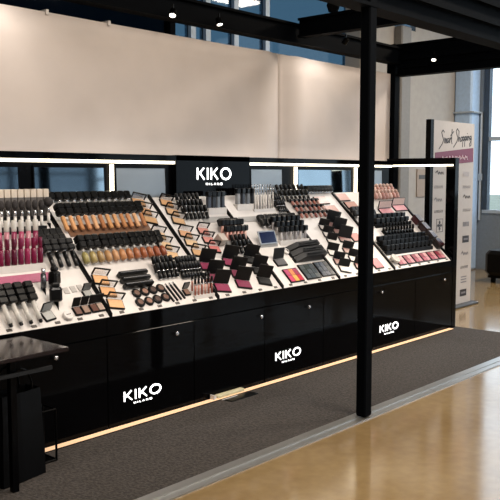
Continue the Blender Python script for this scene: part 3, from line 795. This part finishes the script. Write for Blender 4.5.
part(prism(x_ - .12, x_ + .12, [(sp(x_, t_).y - .012, sp(x_, t_).z - .0085), (sp(x_, t_).y + .03, sp(x_, t_).z + .0245), (sp(x_, t_).y - .012, sp(x_, t_).z + .012)]), 'riser', M_GREYP, TRAYS[tray_of(x_)])
x_, t_ = ss(222, 247)
o = MB().box(-.035, .035, -.04, .04, 0, .07, bev=.004).build('acrylic_block', mat('beige_acrylic', '#b9aea5', .4, var=.04)); o.matrix_basis = at(x_, t_ + .05)
tag(o, 'blank beige display block standing left of the rosy concealers', 'block')
MG = [cm('#7a2446'), cm('#6c1e3c'), cm('#862c4e')]
P_DPAL = open_compact(.15, .085, None, True, 62, None, 'dark_palette', lk=1.35)
for i, p in enumerate([(207, 267.5), (214, 279), (223, 296)]):
    flats(P_DPAL, p, (0, 0), 1, ('topmost', 'middle', 'lowest')[i] + ' open dark palette with magenta pan', 'right of the middle divider', 'palette', 'open magenta palettes', vars=[MG[i]], rz=-.2)
for i, p in enumerate([(230, 263.5), (238, 275), (248, 292)]):
    flats(P_DPAL, p, (0, 0), 1, ('topmost', 'middle', 'lowest')[i] + ' open dark palette', 'in the second palette column', 'palette', 'open magenta palettes', vars=[MG[2 - i]], rz=-.25)
P_SLAB = open_compact(.14, .08, M_CAP2, True, 62, None, 'dark_palette', lk=1.35)
for i, p in enumerate([(251, 261), (259, 272), (267, 286)]):
    flats(P_SLAB, p, (0, 0), 1, ('topmost', 'middle', 'lowest')[i] + ' raised black palette', 'left of the colourful palette', 'palette', 'raised black palettes', rz=-.3)
lying(P_LIPL, (238, 256), (249, 253.5), 4, 'black lipstick', 'above the raised palettes', 'lipstick', 'black lipsticks', deep=2, step=.06, tilt=25, r=.018)

# --- eyeshadow bay
rows(P_TUBE, (284, 247), (306, 242), 6, 'silver tube with black cap', 'right of the small screen', 'tube', 'silver tubes', deep=3, d=.045, vars=[cm('#aaa6a6'), cm('#8a8789')])
lying(P_LIPL, (280, 214), (289, 211.5), 4, 'black lipstick', 'right of the clear pencils', 'lipstick', 'black lipsticks', deep=2, step=.07, tilt=20, r=.018)
LP = [cm('#b07a70'), cm('#9c6054'), cm('#c09a90'), cm('#8c4f4a')]
P_LTEST = proto('lip_tester', ('bullet', cyl([(.012, 0), (.014, .004), (.014, .045)], 10), None, True), ('holder', MB().box(-.021, .021, -.014, .014, .0452, .075, bev=.004), M_CAP, False))
for r_, (a, b) in enumerate([((295, 209), (317, 203.5)), ((299, 215), (322, 209)), ((304, 221.5), (328, 215))]):
    lying(P_LTEST, a, b, 7, 'small rosy lip tester', ('top', 'middle', 'bottom')[r_] + ' row below the second mirror', 'tester', 'lip testers', vars=LP, tilt=8, r=.016)
lying(P_LIPL, (285, 205), (307, 200), 7, 'black lipstick', 'above the rosy lip testers', 'lipstick', 'black lipsticks', deep=2, step=.075, tilt=20, r=.018)
lying(P_STUB, (264, 230), (300, 226), 8, 'black capped tester', 'above the silver tubes', 'tester', 'black capped testers', tilt=20, deep=2, step=.05)
def chevron(th):
    prof = [(-.21, 0), (-.20, .02), (-.10, .075), (.20, .085), (.20, 0)]
    n = len(prof); vs = [(x, -th / 2, z) for x, z in prof] + [(x, th / 2, z) for x, z in prof]
    return MB().add(vs, [tuple(range(n)), tuple(range(2 * n - 1, n - 1, -1))] + [(i, i + n, (i + 1) % n + n, (i + 1) % n) for i in range(n)])
P_LBAR = proto('tester_bar', ('front', chevron(.05), M_CAP2, False), ('groove', MB().box(-.08, .19, -.006, .006, .0852, .091), M_CAP, False))
for i, p in enumerate([(314, 247.5), (311.5, 253.5), (309, 259)]):
    flats(P_LBAR, p, (0, 0), 1, ('topmost', 'middle', 'lowest')[i] + ' long black angled tester bar', 'above the dark eyeshadow palettes', 'tester', 'black tester bars')
MULTI = [cm('#c0355f'), cm('#d2a24e'), cm('#b5283e'), cm('#a3305c'), cm('#c77a4a'), cm('#8f2c4c')]
DARKP = [cm('#3c444a'), cm('#2f3a42'), cm('#4a5052'), cm('#343b3a')]
flats(open_compact(.19, .15, None, False, pans=(3, 2, MULTI), name='eyeshadow_palette'), (293, 276), (0, 0), 1, 'eyeshadow palette with pink, red and gold pans', 'right of the divider', 'palette', 'eyeshadow palettes')
flats(open_compact(.21, .17, None, False, pans=(3, 3, DARKP), name='eyeshadow_palette'), (309, 272), (0, 0), 1, 'dark grey nine-pan eyeshadow palette', 'beside the colourful one', 'palette', 'eyeshadow palettes')
flats(open_compact(.20, .17, None, False, pans=(3, 3, [cm('#2a3542'), cm('#39414f'), cm('#23292f')]), name='eyeshadow_palette'), (326, 269), (0, 0), 1, 'dark blue-grey eyeshadow palette', 'nearest the steel post', 'palette', 'eyeshadow palettes')
P_FAN = open_compact(.14, .08, cm('#4a494c'), True, 55, None, 'dark_palette', lk=1.2)
flats(P_FAN, (280, 263), (0, 0), 1, 'grey powder palette with raised lid', 'above the colourful palette', 'palette', 'eyeshadow palettes')
x_, t_ = ss(285, 252); 
o = MB().lathe([(.03, 0), (.036, .01), (.028, .022), (.022, .022), (.03, .01)], 18).build('ring_dish', M_WHITE, None, True); o.matrix_basis = at(x_, t_); tag(o, 'white ring-shaped dish above the grey powder palette', 'dish')

# --- bay behind the post
for i, p in enumerate([(321, 201), (341, 198), (331, 210), (351, 206)]):
    flats(open_compact(.20, .11, [cm('#c79a92'), cm('#b07c6e')][i // 2], False, 75, None, 'blush_palette'), p, (0, 0), 1, 'flat pink blush palette, ' + ORD[i] + ' of four', 'below the second mirror', 'palette', 'pink blush palettes')
lying(P_STUB, (311, 198), (345, 191.5), 8, 'black capped tester', 'left of the post top', 'tester', 'black capped testers', tilt=20, deep=1)
for i, p in enumerate([(324, 229), (328, 236), (332, 243)]):
    flats(open_compact(.13, .07, cm('#cbc5c0'), True, 60, None, 'white_palette'), p, (0, 0), 1, ('topmost', 'middle', 'lowest')[i] + ' white-lined black palette', 'left of the steel post', 'palette', 'white-lined palettes', rz=-.3)
for i, p in enumerate([(333, 226), (339, 233), (345, 241)]):
    flats(open_compact(.17, .075, cm('#7a4f4a'), True, 55, None, 'large_palette', lk=1.6), p, (0, 0), 1, ('topmost', 'middle', 'lowest')[i] + ' large black palette with raised lid', 'just left of the post', 'palette', 'large palettes', rz=-.3)
flats(open_compact(.15, .11, cm('#b5655f'), False, name='blush_palette'), (355, 238), (0, 0), 1, 'flat rosy palette partly hidden by the post', '', 'palette', 'pink blush palettes')
for i, p in enumerate([(333, 254), (339, 263), (346, 272), (348, 252), (354, 260), (361, 269)]):
    flats(open_compact(.14, .075, [cm('#d1cbc6'), cm('#8b6158')][i % 2], True, 58, None, 'white_palette'), p, (0, 0), 1, 'open black-and-white compact, ' + ORD[i] + ' of six', 'beside the post foot', 'compact', 'black and white compacts', rz=-.3)
lying(P_STUB, (343, 222), (372, 217), 6, 'black capped tester', 'just behind the post', 'tester', 'black capped testers', tilt=20, deep=2, step=.055)
# --- right-hand bay
P_ROSE = proto('rose_tube', ('tube', cyl([(.018, 0), (.024, .01), (.026, .06), (.02, .07)], 10), None, True), ('cap', cyl([(.021, .0702), (.021, .10), (.012, .112)], 10), mat('rose_cap', '#c9a79c', .35, var=.05), True))
lying(P_ROSE, (377, 203), (401, 198), 7, 'rose-beige tube', 'on the top right', 'tube', 'rose tubes', deep=2, step=.09, tilt=22, r=.028, vars=[cm('#c4948a'), cm('#d6b3a8'), cm('#b98479')])
rows(open_compact(.13, .05, cm('#cf8a92'), True, 70, None), (380, 214), (0, 0), 1, '', '', '', '') if False else None
P_PINKP = open_compact(.26, .09, cm('#d48c93'), True, 60, cm('#ddc6c4'), 'pink_palette')
flats(P_PINKP, (386, 212), (402, 208.5), 2, 'pale pink palette with white lid', 'below the rose tubes', 'palette', 'pale pink palettes')
rows(P_WIDE, (380, 230), (406, 224), 7, 'black square-capped tester', 'upper right bay', 'tester', 'square-capped testers', deep=2, d=.044, jit=.03, mriser=M_CAP2)
rows(P_LIP, (389, 239), (413, 233.5), 10, 'short black lipstick', 'below the square testers', 'lipstick', 'black lipsticks', d=.034, deep=2, mriser=M_CAP2)
rows(P_WIDE, (390, 257), (430, 248.5), 11, 'black square-capped tester', 'lower right bay', 'tester', 'square-capped testers', deep=3, d=.044, jit=.03, mriser=M_CAP2)
RED = [cm('#98384a'), cm('#b9797f'), cm('#862438'), cm('#bf8c8c'), cm('#902440'), cm('#ad5a68')]
flats(open_compact(.15, .12, None, False, pans=(2, 2, RED), name='lip_palette'), (404, 266), (441, 257.5), 6, 'pink-red lip palette', 'at the right front', 'palette', 'pink-red lip palettes')
P_DRED = proto('dark_red_box', ('box', MB().box(-.045, .045, -.05, .05, 0, .06, bev=.005), None, False), ('lid', MB().box(-.047, .047, -.052, .052, .0602, .075, bev=.004), cm('#2a0c14', .3), False))
flats(P_DRED, (417, 222), (436, 246), 4, 'dark red box with black lid', 'along the right edge', 'box', 'dark red boxes', vars=[cm('#4a1420'), cm('#2a1216'), cm('#1d1517'), cm('#1a1517')], vert=True)
flats(open_compact(.15, .13, cm('#a8404c'), False, name='red_palette'), (376, 264), (0, 0), 1, 'flat red palette', 'at the front right of the post', 'palette', 'pink-red lip palettes')
x_, t_ = ss(393, 261)
mb = MB()
for k in range(9):
    th = k * .7; mb.add([(0, 0, .006), (.055 * math.cos(th), .055 * math.sin(th), .05), (.055 * math.cos(th + .75), .055 * math.sin(th + .75), .045), (.05 * math.cos(th + .4), .05 * math.sin(th + .4), .008)], [(0, 1, 2), (0, 3, 1), (0, 2, 3), (1, 3, 2)])
o = mb.build('tissue', mat('white_tissue', '#d8d4cf', .8)); o.matrix_basis = at(x_, t_); tag(o, 'crumpled white tissue lying in front of the right-hand lipsticks', 'tissue')

# ================================================================== SMALL TABLE AND BAGS (left front)
tb = empty('side_table', (2.2, 3.87, .014))
tag(tb, 'small glossy dark table against the cabinets at the left edge', 'table')
part(MB().box(1.55, 2.60, 3.63, 4.10, .735, .76, bev=.004), 'table_top', mat('dark_cherry_gloss', '#160d10', .16, var=.1, spec=.35), tb)
for x in (1.6, 2.26):
    for y in (3.68, 4.04): part(MB().box(x, x + .035, y, y + .035, .0145, .7345), 'leg', M_BLACK2, tb)
part(MB().bar((1.6, 3.655, .66), (2.5, 3.655, .66), .015, .02), 'rail', mat('dull_steel', '#26282b', .4, metal=.6), tb)
def bag(x, y, w_, d_, z0, h_, label, rz=0):
    e = empty('carrier_bag', (x, y, z0)); R_ = Matrix.Translation((x, y, z0)) @ Matrix.Rotation(rz, 4, 'Z')
    vs = []; n = 7
    prof = [(0, 1), (.3, .98), (.7, .92), (1, .9)]
    mb = MB()
    for k, (u, s_) in enumerate(prof):
        for (sx, sy) in ((-1, -1), (-.1, -1.08), (1, -1), (1.02, 0), (1, 1), (.1, 1.08), (-1, 1), (-1.02, 0)):
            vs.append((sx * w_ / 2 * s_, sy * d_ / 2 * (s_ if k < 3 else .8), u * h_))
    fs = [tuple(range(7, -1, -1))]
    for k in range(3):
        for i in range(8): a = k * 8 + i; b = k * 8 + (i + 1) % 8; fs.append((a, b, b + 8, a + 8))
    mb.add(vs, fs, R_)
    part(mb, 'bag_body', mat('black_paper', '#050506', .5, bump=.1, scale=14, spec=.1), e)
    for sy in (-1, 1):
        pts = [R_ @ Vector((w_ * .28 * math.cos(math.pi * k / 8), sy * d_ * .36, h_ * .98 + .14 * math.sin(math.pi * k / 8))) for k in range(9)]
        part(MB().path(pts, .006), 'handle', M_BLACK2, e)
    return tag(e, label, 'bag', 'black carrier bags')
bag(2.02, 3.82, .36, .16, .0145, .52, 'black carrier bag standing under the table, at the frame edge')
bag(2.39, 3.86, .30, .15, .0145, .50, 'black carrier bag standing under the right end of the table', .15)
wr = empty('wire_stand', (2.63, 3.95, .0145))
mb = MB(); X0, X1, Y0, Y1 = 2.56, 2.70, 3.92, 4.05
for (x, y) in ((X0, Y0), (X1, Y0), (X0, Y1), (X1, Y1)): part(MB().tube((x, y, .02), (x, y, .33), .007), 'upright', M_BLACK2, wr)
for z in (.025, .33):
    part(MB().path([(X0, Y0, z), (X1, Y0, z), (X1, Y1, z), (X0, Y1, z), (X0, Y0, z)], .006), 'hoop', M_BLACK2, wr)
part(MB().box(X0, X1, Y0, Y1, .015, .019), 'base_plate', M_BLACK2, wr)
tag(wr, 'small black wire stand on the carpet beside the carrier bags', 'stand')

# floor outlet on the carpet
fo = empty('floor_outlet', (4.42, 4.04, .014))
part(MB().box(4.30, 4.60, 3.98, 4.07, .0145, .022, bev=.002), 'cover', M_CAP, fo)
part(MB().box(4.26, 4.56, 4.085, 4.132, .0285, .050, bev=.004), 'plug_strip', mat('ivory_plastic', '#cfc7a6', .5, var=.1, scale=30), fo)
part(MB().box(4.27, 4.44, 4.05, 4.058, .0222, .026), 'cable', M_WHITE, fo)
for k in range(3):
    part(MB().box(4.215 + k * .014, 4.225 + k * .014, 4.085 + k * .005, 4.125, .0285, .062 - k * .006), 'plug', M_WHITE, fo)
tag(fo, 'black floor outlet cover with ivory plug strip on the carpet', 'outlet')

# ================================================================== TOTEM SIGN
SY = 4.83
sx0, sx1, szt = ypl(434, 119, SY).x, ypl(474.5, 125, SY).x, 2.38
st = empty('totem_sign', ((sx0 + sx1) / 2, SY, 0))
tag(st, 'tall white totem sign with handwritten title and magenta band', 'sign')
bd = part(MB().box(sx0, sx1, SY, SY + .06, .03, szt), 'board', mat('white_sign_board', '#b9b2ae', .5, var=.02), st)
part(MB().box(sx0 - .075, sx0 - .001, SY - .004, SY + .064, .03, szt + .005), 'edge_profile', M_BLACK2, st)
part(MB().box(sx0 - .1, sx1 + .06, SY - .10, SY + .16, 0.0005, .0295, bev=.01), 'foot', mat('dark_grey_foot', '#3a3c40', .5), st)
SM = Matrix(((1, 0, 0, 0), (0, 0, -1, SY - .0005), (0, 1, 0, 0), (0, 0, 0, 1)))
def sgn(px, py): p = ypl(px, py, SY); return (p.x, p.z)
b0, b1, b2, b3 = sgn(435, 152.5), sgn(473, 148), sgn(473, 162), sgn(435, 166)
mb = MB().add([(*b0, 0), (*b3, 0), (*b2, 0), (*b1, 0), (*b0, .003), (*b3, .003), (*b2, .003), (*b1, .003)],
              [(0, 3, 2, 1), (4, 5, 6, 7), (0, 1, 5, 4), (1, 2, 6, 5), (2, 3, 7, 6), (3, 0, 4, 7)], SM)
part(mb, 'magenta_band', M_MAG, st)
# handwritten "Smart Shopping": strokes in a unit space (u right, v up, x-height 1)
S_ = [(1.0, 2.3), (.6, 2.7), (.25, 2.2), (.5, 1.5), (.8, .8), (.5, 0), (0, -.6), (-.4, -1.1)]
def glyph(ch):
    if ch == 'S': return [S_], 1.0
    if ch == 'm': return [[(0, 0), (.1, 1), (.3, .9), (.35, 0), (.45, .8), (.6, .9), (.65, .05), (.8, .1)]], .8
    if ch == 'a': return [[(.5, .9), (.1, .8), (0, .3), (.2, 0), (.5, .6), (.52, .9), (.5, .1), (.7, .1)]], .7
    if ch == 'r': return [[(0, 0), (.1, .9), (.15, .6), (.4, 1), (.5, .8)]], .5
    if ch == 't': return [[(.15, 2.6), (.05, .2), (.2, -.3)], [(-.25, 1.3), (.6, 2.2)]], .55
    if ch == 'h': return [[(.1, 2.1), (0, 0), (.2, .8), (.4, .8), (.45, 0), (.6, .1)]], .65
    if ch == 'o': return [[(.25, .9), (0, .5), (.2, 0), (.45, .3), (.4, .8), (.2, .9), (.6, .8)]], .6
    if ch == 'p': return [[(.1, .9), (-.05, -1.2)], [(.05, .5), (.3, .95), (.5, .6), (.3, .1), (.05, .2), (.6, .3)]], .6
    if ch == 'i': return [[(.05, .9), (.02, .1), (.2, .1)], [(.1, 1.4), (.12, 1.5)]], .25
    if ch == 'n': return [[(0, 0), (.05, .9), (.1, .6), (.35, .9), (.42, .1), (.55, .1)]], .6
    if ch == 'g': return [[(.5, .9), (.1, .8), (0, .4), (.25, .1), (.5, .8), (.45, -1), (.1, -1.3), (0, -.8), (.6, .3)]], .6
    return [], .5
def script(word, xs_, zs, xe, ze, unit, parent, m, wd):
    tot = sum(glyph(c)[1] for c in word); kx_ = (xe - xs_) / tot; off = 0
    for c in word:
        g, a = glyph(c)
        if g:
            mb = MB()
            for ln in g:
                mb.stroke([(xs_ + (off + u) * kx_, zs + (ze - zs) * off / tot + v * unit) for u, v in ln], wd, .002, SM)
            part(mb, 'letter', m, parent)
        off += a
a_, b_ = sgn(440.5, 143.5), sgn(471.5, 140)
script('Smart Shopping', a_[0], a_[1], b_[0], b_[1] , .062, st, M_INK, .013)
# illegible light script on the band
mb = MB(); pts = []
for k in range(60):
    x, z = sgn(442 + k * .43, 158.6 - k * .02); pts.append((x, z + .018 * math.sin(k * 1.9) + .014 * math.sin(k * .83)))
mb.stroke([p for p in pts], .007, .006, SM)
part(mb, 'band_script', M_WPRINT, st)
# small brand marks in two columns (too small to read in the photograph)
def mark(px, py, kind, m):
    x, z = sgn(px, py); mb = MB(); t = .002
    if kind == 'box':
        mb.box(x - .09, x + .09, SY - .002, SY - .0005, z - .045, z + .045)
        o = part(mb, 'brand_mark', m, st)
        part(MB().box(x - .06, x + .06, SY - .0035, SY - .0021, z - .012, z + .012), 'brand_mark', M_INKG, st); return
    if kind == 'script':
        mb.stroke([(x - .1 + .2 * k / 14, z + .018 * math.sin(k * 2.1) + (.03 if k in (2, 3) else 0)) for k in range(15)], .010, t, SM)
    if kind == 'line':
        for k in range(7): mb.stroke([(x - .1 + k * .032, z - .014), (x - .1 + k * .032 + .012, z + .016)], .009, t, SM)
    if kind == 'block':
        for k in range(5): mb.box(x - .09 + k * .036, x - .064 + k * .036, SY - .002, SY - .0005, z - .03, z + .03)
    if kind == 'grid':
        for j in range(3): mb.box(x - .08, x + .08, SY - .002, SY - .0005, z - .045 + j * .035, z - .03 + j * .035)
    if kind == 'star':
        for k in range(4):
            a = k * math.pi / 2; c_, s__ = math.cos(a), math.sin(a)
            P = [(0, 0), (.04 * c_ - .022 * s__, .04 * s__ + .022 * c_), (.066 * c_, .066 * s__), (.04 * c_ + .022 * s__, .04 * s__ - .022 * c_)]
            mb.add([(x + u, z + v, 0) for u, v in P] + [(x + u, z + v, t) for u, v in P], [(0, 3, 2, 1), (4, 5, 6, 7), (0, 1, 5, 4), (1, 2, 6, 5), (2, 3, 7, 6), (3, 0, 4, 7)], SM)
        fr = .08
        mb.stroke([(x - fr, z - fr), (x + fr, z - fr), (x + fr, z + fr), (x - fr, z + fr), (x - fr, z - fr)], .006, t, SM)
    part(mb, 'brand_mark', m, st)
for px, py, k, m in [(439.5, 173, 'script', M_INK), (438.5, 187, 'line', M_INKG), (438, 200, 'script', M_INKG), (438.5, 211.5, 'line', M_INK), (439.5, 225.5, 'star', M_INK),
                     (466.5, 174, 'block', mat('pale_ink', '#b3adb0', .5)), (466.5, 187, 'line', M_INKG), (466.5, 197, 'script', M_INK), (466.5, 210, 'line', M_INKG), (466, 224, 'block', M_INKG),
                     (465.5, 239, 'box', M_INK), (464.5, 253.5, 'script', M_INKG), (464, 267, 'line', M_INK), (463.5, 279, 'grid', M_INKG), (463, 292.5, 'box', M_INK)]:
    mark(px, py, k, m)

# notice plate on the back wall, seen through the end frame
p = ypl(421, 182, YB - .001)
pl = empty('notice_plate', (p.x, YB, p.z - .25))
part(MB().box(p.x - .16, p.x + .16, YB - .02, YB - .001, p.z - .25, p.z + .22), 'plate', mat('taupe_plate', '#9a8a7d', .6), pl)
part(MB().box(p.x - .11, p.x + .11, YB - .023, YB - .0205, p.z + .05, p.z + .12), 'heading', M_TAG, pl)
tag(pl, 'small taupe notice plate on the back wall left of totem', 'plate')
# conduit on the window wall
cn = tag(MB().path([(XR - .37, 6.9, 2.83), (XR - .37, 6.52, 2.83), (XR - .03, 6.52, 2.83)], .02).path([(XR - .025, 6.52, 2.83), (XR - .025, 6.52, .9)], .022).box(XR - .05, XR, 6.48, 6.55, 1.62, 1.74).build('wall_conduit', M_FRAMEW), 'thin pale conduit running down beside the window', 'pipe')

# black padded bench at the right edge
bn = empty('bench', (12.6, 5.35, 0))
part(MB().box(12.0, 13.1, 4.7, 5.62, .12, .52, bev=.06), 'seat_cushion', mat('black_leather', '#070708', .35, bump=.1, scale=20, spec=.15), bn)
part(MB().box(12.05, 13.05, 4.75, 5.57, .08, .1195), 'frame', M_BLACK2, bn)
for x in (12.1, 12.95):
    for y in (4.8, 5.48): part(MB().box(x, x + .06, y, y + .06, 0, .0795), 'leg', M_BLACK2, bn)
tag(bn, 'black padded leather bench before the window at the right edge', 'bench')
